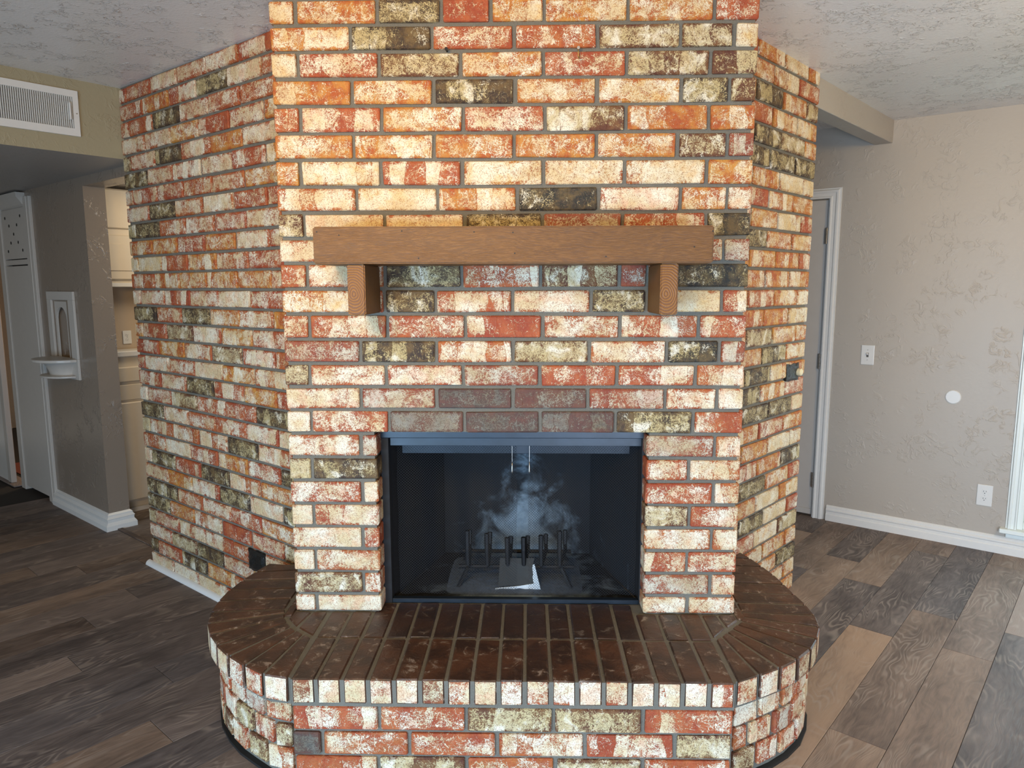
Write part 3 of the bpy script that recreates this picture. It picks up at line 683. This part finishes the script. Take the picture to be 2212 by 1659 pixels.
# piers and head in mortar, recessed behind the brick faces
for a, b in (((-HW+REC, REC, .30), (OPX0-REC, .13, OPZ+.004)), ((OPX1+REC, REC, .30), (HW-REC, .13, OPZ+.004)), ((-HW+REC, .13, .30), (-.66, .42, OPZ+.004)), ((.66, .13, .30), (HW-REC, .42, OPZ+.004)), ((-HW+REC, REC, OPZ+.004), (HW-REC, .42, CEIL))): bm_box(bm, a, b)
fin(bm, 'mortar', fp, M['mortar'])
YJ = {24: 50, 23: 108, 22: 167, 21: 226, 20: 286, 19: 344, 18: 402, 17: 458, 16: 514, 15: 568, 14: 624, 13: 678.5, 12: 733.5, 11: 786, 10: 836.5, 9: 886, 8: 938}
ROWS = {
 25: (22, 579, 1643, [636, 814, 952, 1060, 1176, 1357, 1545], 'BODRBBOR'),
 24: (80, 585, 1640, [756, 932, 1110, 1291, 1471, 1587], 'BDRRHHY'),
 23: (140, 588, 1637, [643, 818, 994, 1174, 1354, 1535], 'YRHBRHH'),
 22: (200, 592, 1635, [760, 936, 1113, 1290, 1472, 1577], 'OBDOBDH'),
 21: (258, 592, 1632, [648, 824, 1000, 1177, 1352, 1531], 'RWBWHOB'),
 20: (317, 594, 1629, [764, 937, 1111, 1288, 1464, 1572], 'BOOOOHP'),
 19: (376, 597, 1627, [649, 823, 998, 1174, 1349, 1527], 'BYWYYYB'),
 18: (434, 601, 1624, [770, 945, 1117, 1293, 1470, 1571], 'CYBXCBC'),
 17: (487, 603, 1622, [657, 831, 1004, 1172, 1344, 1526], 'HCCDPWX'),
 16: (540, 606, 1619, [773, 945, 1117, 1290, 1463, 1563], 'CRWDRWP'),
 15: (598, 609, 1616, [663, 832, 997, 1167, 1339, 1398, 1457], 'WWDWHPWX'),
 14: (652, 612, 1613, [778, 831, 940, 1107, 1277, 1397, 1458, 1559], 'ORDWCDRYW'),
 13: (705, 614, 1610, [668, 837, 1005, 1172, 1340, 1510], 'WWRRWWR'),
 12: (760, 616, 1608, [778, 942, 1108, 1273, 1441, 1554], 'PDWHWXP'),
 11: (811, 617, 1605, [668, 834, 1000, 1166, 1333, 1502], 'HWWPRWW'),
 10: (861, 620, 1603, [779, 943, 1108, 1270, 1437, 1549], 'CPSGPWW'),
 9: (913, 621, 1600, [672, 841, 1003, 1166, 1329, 1497], 'CWGSSDR'),
 8: (965, 623, 1597, [779, None, 1544], 'WPPW'), 7: (1015, 625, 1595, [674, None, 1488], 'HDWC'), 6: (1067, 626, 1596, [783, None, 1541], 'WWRC'),
 5: (1117, 627, 1593, [678, None, 1489], 'CWHW'), 4: (1167, 628, 1591, [783, None, 1537], 'CWWC'), 3: (1215, 630, 1590, [682, None, 1484], 'CWWW'),
 2: (1263, 631, 1588, [785, None, 1534], 'HWPC'), 1: (1305, 633, 1588, [684, None, 1485], 'CCCW')}
MH = dict()
def zj(k):
    if k >= 25: return H0 + k*CP
    if k in YJ: return hit(1106, YJ[k], (0, 1, 0), (0, 0, 0)).z
    return {0: HT-.004}.get(k, H0 + k*CP - .003)
for k, (y, xl, xr, js, codes) in ROWS.items():
    z0, z1 = zj(k-1)+J/2, zj(k)-J/2
    X = lambda px: hit(px, y, (0, 1, 0), (0, 0, 0)).x
    if None in js:
        i = js.index(None); L_ = [-HW] + [X(a) for a in js[:i]] + [OPX0]; R_ = [OPX1] + [X(a) for a in js[i+1:]] + [HW]
        segs = [(a, b, a == -HW, b == OPX0) for a, b in zip(L_, L_[1:])] + [(a, b, a == OPX1, b == HW) for a, b in zip(R_, R_[1:])]
    else:
        L_ = [-HW] + [X(a) for a in js] + [HW]; segs = [(a, b, a == -HW, b == HW) for a, b in zip(L_, L_[1:])]
    for (a, b, e0, e1), code in zip(segs, codes):
        A, B = a + (0 if e0 else J/2), b - (0 if e1 else J/2)
        if k == 25 and 800 < 0: pass
        put_brick(TF, A, B, z0, z1, code, fp)
# one more course up to the ceiling, then the returned sides
for i in range(7):
    a = -HW + i*.218; put_brick(TF, a+J/2, min(HW, a+.218-J/2), zj(25)+J/2, CEIL-.004, rnd_code(), fp)
for sx in (-1, 1):
    T = Matrix.Translation((sx*HW, 0, 0)) @ Matrix.Rotation(sx*PI/2, 4, 'Z')
    for k in range(1, 26):
        z0, z1 = zj(k-1)+J/2, zj(k)-J/2
        a, b = ((.10, .345) if k % 2 else (.10, .20))
        if sx > 0: put_brick(T, a, b, z0, z1, rnd_code(), fp, .05)
        else: put_brick(T, -b, -a, z0, z1, rnd_code(), fp, .05)

# ------------------------------------------------------------------ raised hearth
he = empty('hearth', (0, -.2, 0)); tag(he, 'raised curved brick hearth with dark sealed top in front of the fireplace', 'hearth')
LOUT = [(-.645, -.434), (-.709, -.425), (-.752, -.400), (-.812, -.357), (-.878, -.307), (-.943, -.240), (-1.003, -.160), (-1.045, -.075), (-1.064, 0), (-1.073, .080), (-1.073, .174), (-1.060, .273), (-1.04, .346), (-1.01, .43)]
ROUT = [(.650, -.432), (.690, -.412), (.732, -.388), (.815, -.340), (.885, -.288), (.950, -.222), (1.004, -.135), (1.036, -.058), (1.046, .014), (1.044, .098), (1.032, .22), (1.024, .303), (1.015, .384), (.98, .518), (.95, .60)]
def along(pts, t):
    tot = 0
    for a, b in zip(pts, pts[1:]):
        l = math.dist(a, b)
        if tot + l >= t or b is pts[-1]:
            f = (t-tot)/l; return (a[0]+(b[0]-a[0])*f, a[1]+(b[1]-a[1])*f)
        tot += l
def plen(pts): return sum(math.dist(a, b) for a, b in zip(pts, pts[1:]))
zlo = .2705
def wedge(poly, soot=0., z0=zlo, z1=HT, code=None, out=None):
    """a brick on edge: dark sealed top, washed sides"""
    cx = sum(p[0] for p in poly)/len(poly); cyy = sum(p[1] for p in poly)/len(poly)
    a = math.atan2(poly[1][1]-poly[0][1], poly[1][0]-poly[0][0])
    R = Matrix.Rotation(-a, 2); loc = [R @ Vector((p[0]-cx, p[1]-cyy)) for p in poly]
    dz = random.uniform(-.0015, .0015)
    bm = bmesh.new(); bm_prism(bm, [(p.x, p.y) for p in loc], -(z1-z0)/2, (z1-z0)/2)
    bmesh.ops.recalc_face_normals(bm, faces=bm.faces)
    bmesh.ops.bevel(bm, geom=list(bm.edges), offset=.004, segments=1, affect='EDGES', clamp_overlap=True)
    bm.normal_update()
    ol = R @ Vector(out) if out else None
    for f in bm.faces: f.material_index = 0 if ol is not None and f.normal.xy.length > .8 and f.normal.xy.normalized().dot(ol.normalized()) > .75 else 1
    for v in bm.verts: v.co += Vector((random.uniform(-.001, .001), random.uniform(-.001, .001), random.uniform(-.001, .001)))
    me = bpy.data.meshes.new('brick'); bm.to_mesh(me); bm.free(); me.materials.append(M['brick']); me.materials.append(M['htop'])
    o = bpy.data.objects.new('brick', me); COL.objects.link(o); o.parent = he
    setw(o, Matrix.Translation((cx, cyy, (z0+z1)/2+dz)) @ Matrix.Rotation(a, 4, 'Z'))
    c = CODE[code or random.choice('CCWCWHC')]; o.color = (c[0], c[1]*.6, c[2], soot)
    return o
# straight rows: 17 bricks each
xs = [-.642 + (.648+.642)*i/17 for i in range(18)]
FRC = 'HCCWCHWCCWCCWCCCW'
for i in range(17):
    a, b = xs[i]+.0052, xs[i+1]-.0052
    wedge([(a, -.434), (b, -.434), (b, -.191), (a, -.191)], 0, code=FRC[i], out=(0, -1))
    yb = .072 if OPX0 < (a+b)/2 < OPX1 else -.004
    wedge([(a, -.182), (b, -.182), (b, yb), (a, yb)], .55 if -.42 < (a+b)/2 < .42 else .1)
for sgn, out, inn in ((-1, LOUT, [(-.655, -.188), (-.735, -.130), (-.783, -.062), (-.812, .03), (-.815, .15), (-.815, .25), (-.81, .40)]),
                      (1, ROUT, [(.655, -.180), (.722, -.110), (.775, -.050), (.80, .03), (.805, .15), (.80, .27), (.79, .38), (.78, .62)])):
    tot = plen(out); n = round(tot/.0865); tin = plen(inn)
    # inner joints: fan for the first 8, then parallel
    def inner(i):
        t0 = plen(inn[:4])
        return along(inn, t0*i/7.2) if i <= 7.2 else along(inn, min(tin-.001, t0 + (i-7.2)*(tot/n)))
    for i in range(n):
        def shrink(p, q, d):
            l = math.dist(p, q); return (p[0]+(q[0]-p[0])*d/l, p[1]+(q[1]-p[1])*d/l)
        o0, o1 = along(out, tot*i/n), along(out, tot*(i+1)/n-1e-6); i0, i1 = inner(i), inner(i+1)
        a, b = shrink(o0, o1, .0055), shrink(o1, o0, .0055); li = math.dist(i0, i1)
        c, d = shrink(i1, i0, min(.004, li*.15)), shrink(i0, i1, min(.004, li*.15))
        poly = [a, b, c, d] if sgn < 0 else [b, a, d, c]
        poly = poly[::-1] if sgn < 0 else poly[::-1]
        # make counter clockwise
        ar = sum(poly[k][0]*poly[(k+1) % 4][1]-poly[(k+1) % 4][0]*poly[k][1] for k in range(4))
        if ar < 0: poly = poly[::-1]
        wedge(poly, 0, out=((o0[0]+o1[0]-i0[0]-i1[0]), (o0[1]+o1[1]-i0[1]-i1[1])))
    # infill cut bricks between the fan and the breast
    fx = -HW if sgn < 0 else HW
    for (ya, yb) in ((-.035, .05), (.06, .14), (.15, .23)):
        p = [(fx - .004*(-1 if sgn < 0 else 1)*-1, ya), (fx + sgn*.034, ya), (fx + sgn*.034, yb), (fx + sgn*.004, yb)]
        ar = sum(p[k][0]*p[(k+1) % 4][1]-p[(k+1) % 4][0]*p[k][1] for k in range(4))
        if ar < 0: p = p[::-1]
        wedge(p, 0)
    q0, q1, q2 = ((.652, -.172), (.722, -.118), (.770, -.055)) if sgn < 0 else ((.652, -.166), (.712, -.100), (.762, -.045))
    for p in ([q0, (q1[0]-.006, q1[1]), (.700, -.005), (.652, -.005)], [(q1[0]+.004, q1[1]+.006), q2, (.764, -.005), (.708, -.005)]):
        p = [(sgn*x, y) for x, y in p]
        ar = sum(p[k][0]*p[(k+1) % 4][1]-p[(k+1) % 4][0]*p[k][1] for k in range(4))
        wedge(p if ar > 0 else p[::-1], 0)
def inset(pts, c, f): return [(c[0]+(p[0]-c[0])*f, c[1]+(p[1]-c[1])*f) for p in pts]
cL, cR = (-.645, .05), (.648, .05)
top_out = inset(LOUT[::-1], cL, .974) + [(-.64, -.431), (.645, -.431)] + inset(ROUT, cR, .974)
low_out = inset(LOUT[::-1], cL, .90) + [(-.64, -.420), (.645, -.420)] + inset(ROUT, cR, .90)
bm = bmesh.new(); bm_prism(bm, top_out, .262, HT-.0045); bm_prism(bm, low_out, 0, .262); fin(bm, 'mortar', he, M['mortar'])
# lower courses, straight front
YF = -.430
COURSES = [(.186, .260, [630, 818.5, 1006, 1195, 1389, 1588], 1547, 'RRHHR'), (.107, .177, [630, 696, 884, 1073, 1264, 1458, 1584], 1607, 'SRRWRHX'.replace('X', 'H')), (.026, .098, [636, 818, 1008, 1200, 1388, 1582], 1650, 'RHRHR'), ]
for z0, z1, js, y, codes in COURSES:
    xx = [hit(a, y, (0, 1, 0), (0, YF, 0)).x for a in js]
    for a, b, c in zip(xx, xx[1:], codes):
        o = put_brick(Matrix.Translation((0, YF, 0)), a+J/2, b-J/2, z0, z1, c, he, .09)
# lower courses round the ends, headers
for sgn, out, cc in ((-1, inset(LOUT, cL, .93), cL), (1, inset(ROUT, cR, .93), cR)):
    tot = plen(out)
    for ci, (z0, z1) in enumerate(((.186, .260), (.107, .177), (.026, .098))):
        t = .012 + (.055 if ci % 2 else 0); first = True
        if ci % 2: spans = [(.012, .062)]; t = .078
        else: spans = []
        while t + .095 < tot: spans.append((t, t+.088)); t += .104
        for a, b in spans:
            p, q = along(out, a), along(out, b); ang = math.atan2(q[1]-p[1], q[0]-p[0]); L_ = math.dist(p, q)
            if sgn < 0: p, q = q, p; ang = math.atan2(q[1]-p[1], q[0]-p[0])
            T = Matrix.Translation((p[0], p[1], 0)) @ Matrix.Rotation(ang, 4, 'Z')
            put_brick(T, 0, L_, z0, z1, random.choice('CWHCWPR'), he, .07)
bm = bmesh.new(); bm_prism(bm, inset(LOUT[::-1], cL, .942) + [(-.64, -.434), (.645, -.434)] + inset(ROUT, cR, .942), .0003, .009)
o = fin(bm, 'caulk_gap', he, M['dark'])

# ------------------------------------------------------------------ mantel
mt = empty('mantel_shelf', (0, -.1, 1.54)); tag(mt, 'brown stained timber mantel beam on two square wooden brackets', 'mantel')
def beam_obj(name, a, b, mats, bevel=.004, endmat=False):
    bm = bmesh.new(); c = [(x+y)/2 for x, y in zip(a, b)]
    bm_box(bm, [x-y for x, y in zip(a, c)], [x-y for x, y in zip(b, c)])
    bmesh.ops.recalc_face_normals(bm, faces=bm.faces)
    bmesh.ops.bevel(bm, geom=list(bm.edges), offset=bevel, segments=2, affect='EDGES')
    bm.normal_update()
    if endmat:
        for f in bm.faces: f.material_index = 1 if f.normal.y < -.7 else 0
    me = bpy.data.meshes.new(name); bm.to_mesh(me); bm.free()
    o = link(name, me, mt, mats); setw(o, Matrix.Translation(c)); return o
bmo_ = beam_obj('beam', (-.583, -.235, 1.542), (.589, -.002, 1.650), [M['beam']], .004)
def bracket(x0, x1):
    # grain runs out of the wall: build the box with its length on local x
    z0, z1, y0, y1 = 1.391, 1.5415, -.220, -.001
    c = ((x0+x1)/2, (y0+y1)/2, (z0+z1)/2)
    bm = bmesh.new(); bm_box(bm, ((x0-x1)/2, (y0-y1)/2, (z0-z1)/2), ((x1-x0)/2, (y1-y0)/2, (z1-z0)/2))
    bmesh.ops.recalc_face_normals(bm, faces=bm.faces); bmesh.ops.bevel(bm, geom=list(bm.edges), offset=.0035, segments=2, affect='EDGES'); bm.normal_update()
    for f in bm.faces: f.material_index = 1 if f.normal.y < -.7 else 0
    me = bpy.data.meshes.new('bracket'); bm.to_mesh(me); bm.free()
    o = link('bracket', me, mt, [M['beam'], M['endgrain']]); setw(o, Matrix.Translation(c)); return o
bracket(-.489, -.436); bracket(.440, .492)
for px, py in ((684, 501), (732, 508), (868, 499), (904, 558), (1024, 501), (1108, 502), (1540, 499), (1112, 547), (1309, 554), (1500, 533)):
    P = hit(px, py, (0, 1, 0), (0, -.235, 0)); bm = bmesh.new(); bm_tube(bm, [(P.x, -.2349, P.z), (P.x, -.2356, P.z)], .0022, 8); fin(bm, 'nail_hole', bmo_, M['dark'])

# ------------------------------------------------------------------ firebox, screen, grate
fb = empty('firebox', (0, .3, .35)); tag(fb, 'black steel firebox insert with soot-stained back wall', 'firebox')
FX0, FX1, FY0, FY1 = -.438, .446, .088, .55
bm = bmesh.new(); bm_box(bm, (FX0-.03, FY0-.02, .953), (FX1+.02, FY0+.03, .99)); fin(bm, 'top_frame', fb, M['steel'], .002)
box('hood_plate', (FX0+.004, FY0, .922), (FX1, FY0+.004, .953), M['steel'], fb, .001)
box('rear_lip', (FX0+.02, .20, .868), (FX1-.01, .205, .925), M['steel'], fb, .001)
for x0, x1 in ((FX0-.028, FX0), (FX1, FX1+.012)): box('side_frame', (x0, FY0-.012, .345), (x1, FY0+.06, .955), M['liner'], fb, .001)
bm = bmesh.new()
poly = [(FX0, FY0+.03), (-.30, FY1), (.31, FY1), (FX1, FY0+.03)]
def quad(bm, *P): bm.faces.new([bm.verts.new(p) for p in P])
for (a, b), in (((poly[0], poly[1]),), ((poly[2], poly[3]),)):
    d = -.02 if a is poly[0] else .02
    bm = bmesh.new(); bm_prism(bm, [a, b, (b[0]+d, b[1]), (a[0]+d, a[1])], .349, .968); fin(bm, 'side_liner', fb, M['back'])
bk = box('back_liner', (-.32, FY1, .349), (.33, FY1+.02, .97), M['back'], fb)
bm = bmesh.new(); bm_prism(bm, [(FX0, FY0+.0), (-.30, FY1), (.31, FY1), (FX1, FY0+.0)][::-1], .3485, .352); fin(bm, 'firebox_floor', fb, M['back'])
bm = bmesh.new(); bm_prism(bm, [(FX0, FY0+.0), (-.30, FY1), (.31, FY1), (FX1, FY0+.0)][::-1], .97, .985); fin(bm, 'firebox_roof', fb, M['liner'])
box('sill', (FX0, FY0-.012, .345), (FX1, FY0+.012, .362), M['steel'], fb, .002)

fs = empty('fire_screen', (0, .115, .36)); tag(fs, 'fine black mesh fire screen curtain hanging in the firebox opening', 'fire screen')
bm = bmesh.new(); bm_tube(bm, [(FX0+.01, .118, .926), (FX1-.01, .118, .926)], .004, 8); fin(bm, 'rod', fs, M['metal'])
def curtain(x0, x1, ph, flat=1):
    pitch = .0098; cols = int((x1-x0)/(pitch/2)); rws = int((.925-.366)/(pitch/2)); vs = []; fcs = []; w = .00048
    def Y(x, z): return .112 + .0055*math.sin(x*52+ph) + .003*math.sin(x*23+1+ph*2)*(1.2-z)
    def P(i, j):
        x = x0 + i*pitch/2 + .0016*math.sin(j*.13+i*.2); z = .366 + j*pitch/2; return x, Y(x, z), z
    for i in range(cols):
        for j in range(rws):
            if (i+j) % 2 == 0: a, b = (i, j), (i+1, j+1)
            else: a, b = (i+1, j), (i, j+1)
            A, B = Vector(P(*a)), Vector(P(*b)); d = (B-A).normalized(); sd = Vector((-d.z, 0, d.x))*w; up = Vector((0, -w*.9, 0))
            k = len(vs); vs += [A-sd, A+up, A+sd, B-sd, B+up, B+sd]; fcs += [(k, k+1, k+4, k+3), (k+1, k+2, k+5, k+4)]
    me = bpy.data.meshes.new('mesh_curtain'); me.from_pydata(vs, [], fcs); link('mesh_curtain', me, fs, M['wire'])
curtain(FX0+.022, .012, 0); curtain(.050, FX1-.006, 1.3)
for x in (-.006, .055):
    bm = bmesh.new(); bm_tube(bm, [(x, .098, .925), (x, .098, .862)], .0009, 6); ch = fin(bm, 'pull_chain', fs, M['metal'])
    bm = bmesh.new(); bm_tube(bm, [(x, .098, .863), (x, .098, .845), (x, .098, .828), (x, .098, .822)], [.0012, .002, .0032, .0022], 8); fin(bm, 'pull_handle', ch, M['metal'], smooth=True)

gr = empty('fire_grate', (0, .3, .352)); tag(gr, 'black cast iron fire grate with six upright bars', 'fire grate')
for x, zt in zip((-.176, -.103, -.027, .034, .099, .168), (.573, .563, .547, .549, .557, .574)):
    xb = x*1.12 + .012
    pts = [(x, .20, zt), (x, .20, .50), (x+.001, .205, .44), (x+.002, .235, .425), (xb, .39, .425), (xb, .42, .44), (xb, .425, zt-.075)]
    bm = bmesh.new(); bm_tube(bm, pts, [.0095, .0088, .008, .008, .008, .008, .0095], 6); fin(bm, 'grate_bar', gr, M['iron'])
for y in (.25, .41):
    bm = bmesh.new(); bm_tube(bm, [(-.215, y, .414), (.225, y, .414)], .008, 6); fin(bm, 'cross_bar', gr, M['iron'])
for x, y in ((-.2, .235), (.2, .235), (-.2, .43), (.2, .43)):
    bm = bmesh.new(); bm_tube(bm, [(x*.9, y, .414), (x*1.06, y-.04*(1 if y < .3 else -1), .353)], .008, 6); fin(bm, 'leg', gr, M['iron'])
cs = empty('charred_sheet', (.02, .2, .352)); tag(cs, 'charred dark sheet with pale ash edge leaning under the grate', 'burnt paper')
bm = bmesh.new()
def slab(bm, pts, t=.003):
    f = [bm.verts.new(p) for p in pts]; k = [bm.verts.new((p[0], p[1]+t, p[2])) for p in pts]; bm.faces.new(f); bm.faces.new(k[::-1])
    for i in range(len(pts)): bm.faces.new((f[i], f[(i+1) % len(pts)], k[(i+1) % len(pts)], k[i]))
slab(bm, [(-.06, .178, .366), (.075, .182, .372), (.066, .20, .43), (.075, .215, .462), (-.055, .215, .462)]); fin(bm, 'sheet', cs, M['char'])
bm = bmesh.new(); slab(bm, [(-.075, .160, .353), (.098, .172, .356), (.092, .180, .380), (.02, .178, .368), (-.07, .175, .360)]); slab(bm, [(.074, .176, .366), (.092, .178, .378), (.075, .205, .442), (.060, .207, .436)]); fin(bm, 'ash_edge', cs, M['pale'])
# loose ash bed
bm = bmesh.new(); n = 26; ra_ = random.Random(5); V = [[None]*(n+1) for _ in range(n+1)]
for i in range(n+1):
    for j in range(n+1):
        x = -.26+.52*i/n; y = .13+.38*j/n; e = max(0, 1-(abs(x)/.26)**2)*max(0, 1-(abs(y-.32)/.19)**2)
        V[i][j] = bm.verts.new((x, y, .3515 + e*.016 + e*ra_.uniform(0, .007)))
for i in range(n):
    for j in range(n): bm.faces.new((V[i][j], V[i+1][j], V[i+1][j+1], V[i][j+1]))
o = fin(bm, 'ash_bed', None, M['ash'], smooth=True); tag(o, 'bed of grey wood ash on the firebox floor', 'ash', kind='stuff')

# ------------------------------------------------------------------ small things on the brickwork
def crust_plate(name, T, s0, s1, z0, z1, seed):
    rn = random.Random(seed); bm = bmesh.new(); n = 7; g = [[None]*(n+1) for _ in range(n+1)]
    for i in range(n+1):
        for j in range(n+1):
            ed = i in (0, n) or j in (0, n)
            x = s0+(s1-s0)*i/n + (rn.uniform(-.003, .003) if ed else 0); z = z0+(z1-z0)*j/n + (rn.uniform(-.003, .003) if ed else 0)
            g[i][j] = bm.verts.new((x, -.005 if ed else -.011+rn.uniform(-.002, .003), z))
    for i in range(n):
        for j in range(n): bm.faces.new((g[i][j], g[i+1][j], g[i+1][j+1], g[i][j+1]))
    bot = [g[i][0] for i in range(n+1)] + [g[n][j] for j in range(1, n+1)] + [g[i][n] for i in range(n-1, -1, -1)] + [g[0][j] for j in range(n-1, 0, -1)]
    bk = [bm.verts.new((v.co.x, .006, v.co.z)) for v in bot]
    for i in range(len(bot)): bm.faces.new((bot[i], bk[i], bk[(i+1) % len(bot)], bot[(i+1) % len(bot)]))
    o = fin(bm, name, None, M['black']); setw(o, T); return o
o = crust_plate('outlet_box', TL, .965, 1.092, .228, .322, 1); tag(o, 'black crusted outlet box low in the brick beside the hearth', 'outlet box')
gk = empty('gas_valve', ); setw(gk, TRW @ Matrix.Translation((-.145, 0, 1.083))); tag(gk, 'black plate with a round cream knob on the brick corner', 'gas valve')
pl_ = crust_plate('valve_plate', TRW, -.213, -.078, 1.044, 1.122, 2); mw = wm(pl_).copy(); pl_.parent = gk; setw(pl_, TRW)
bm = bmesh.new(); bm_tube(bm, [(-.100, -.008, 1.081), (-.100, -.026, 1.081), (-.100, -.030, 1.081)], [.017, .017, .012], 20); at(fin(bm, 'knob', gk, M['cream']), TRW)
bm = bmesh.new(); bm_tube(bm, [(0, .012, 0), (0, -.012, 0), (0, -.016, 0)], [.003, .003, .0055], 8); o = fin(bm, 'nail', None, M['iron']); o.location = hit(965, 109, (0, 1, 0), (0, 0, 0)); tag(o, 'small dark nail in the mortar above the mantel, without a hook', 'nail')
hk = empty('wall_hook', hit(1249, 106, (0, 1, 0), (0, 0, 0))); tag(hk, 'small brass hook hanging from a screw high on the fireplace', 'hook')
P = hk.location
bm = bmesh.new(); bm_tube(bm, [(P.x, .012, P.z), (P.x, -.012, P.z), (P.x, -.015, P.z)], [.003, .003, .005], 8); fin(bm, 'screw', hk, M['metal'])
bm = bmesh.new(); bm_tube(bm, [(P.x, -.010, P.z), (P.x, -.013, P.z-.012), (P.x, -.012, P.z-.026), (P.x+.002, -.018, P.z-.034), (P.x+.002, -.024, P.z-.028)], .0018, 8); fin(bm, 'hook', hk, M['brass'])
bm = bmesh.new(); bm_tube(bm, [(-.50, .012, 1.950), (-.50, -.012, 1.950), (-.50, -.015, 1.950)], [.0025, .0025, .006], 8); o = fin(bm, 'screw', None, M['plate']); setw(o, TRW); tag(o, 'small white screw in the right brick wing near the corner', 'screw')
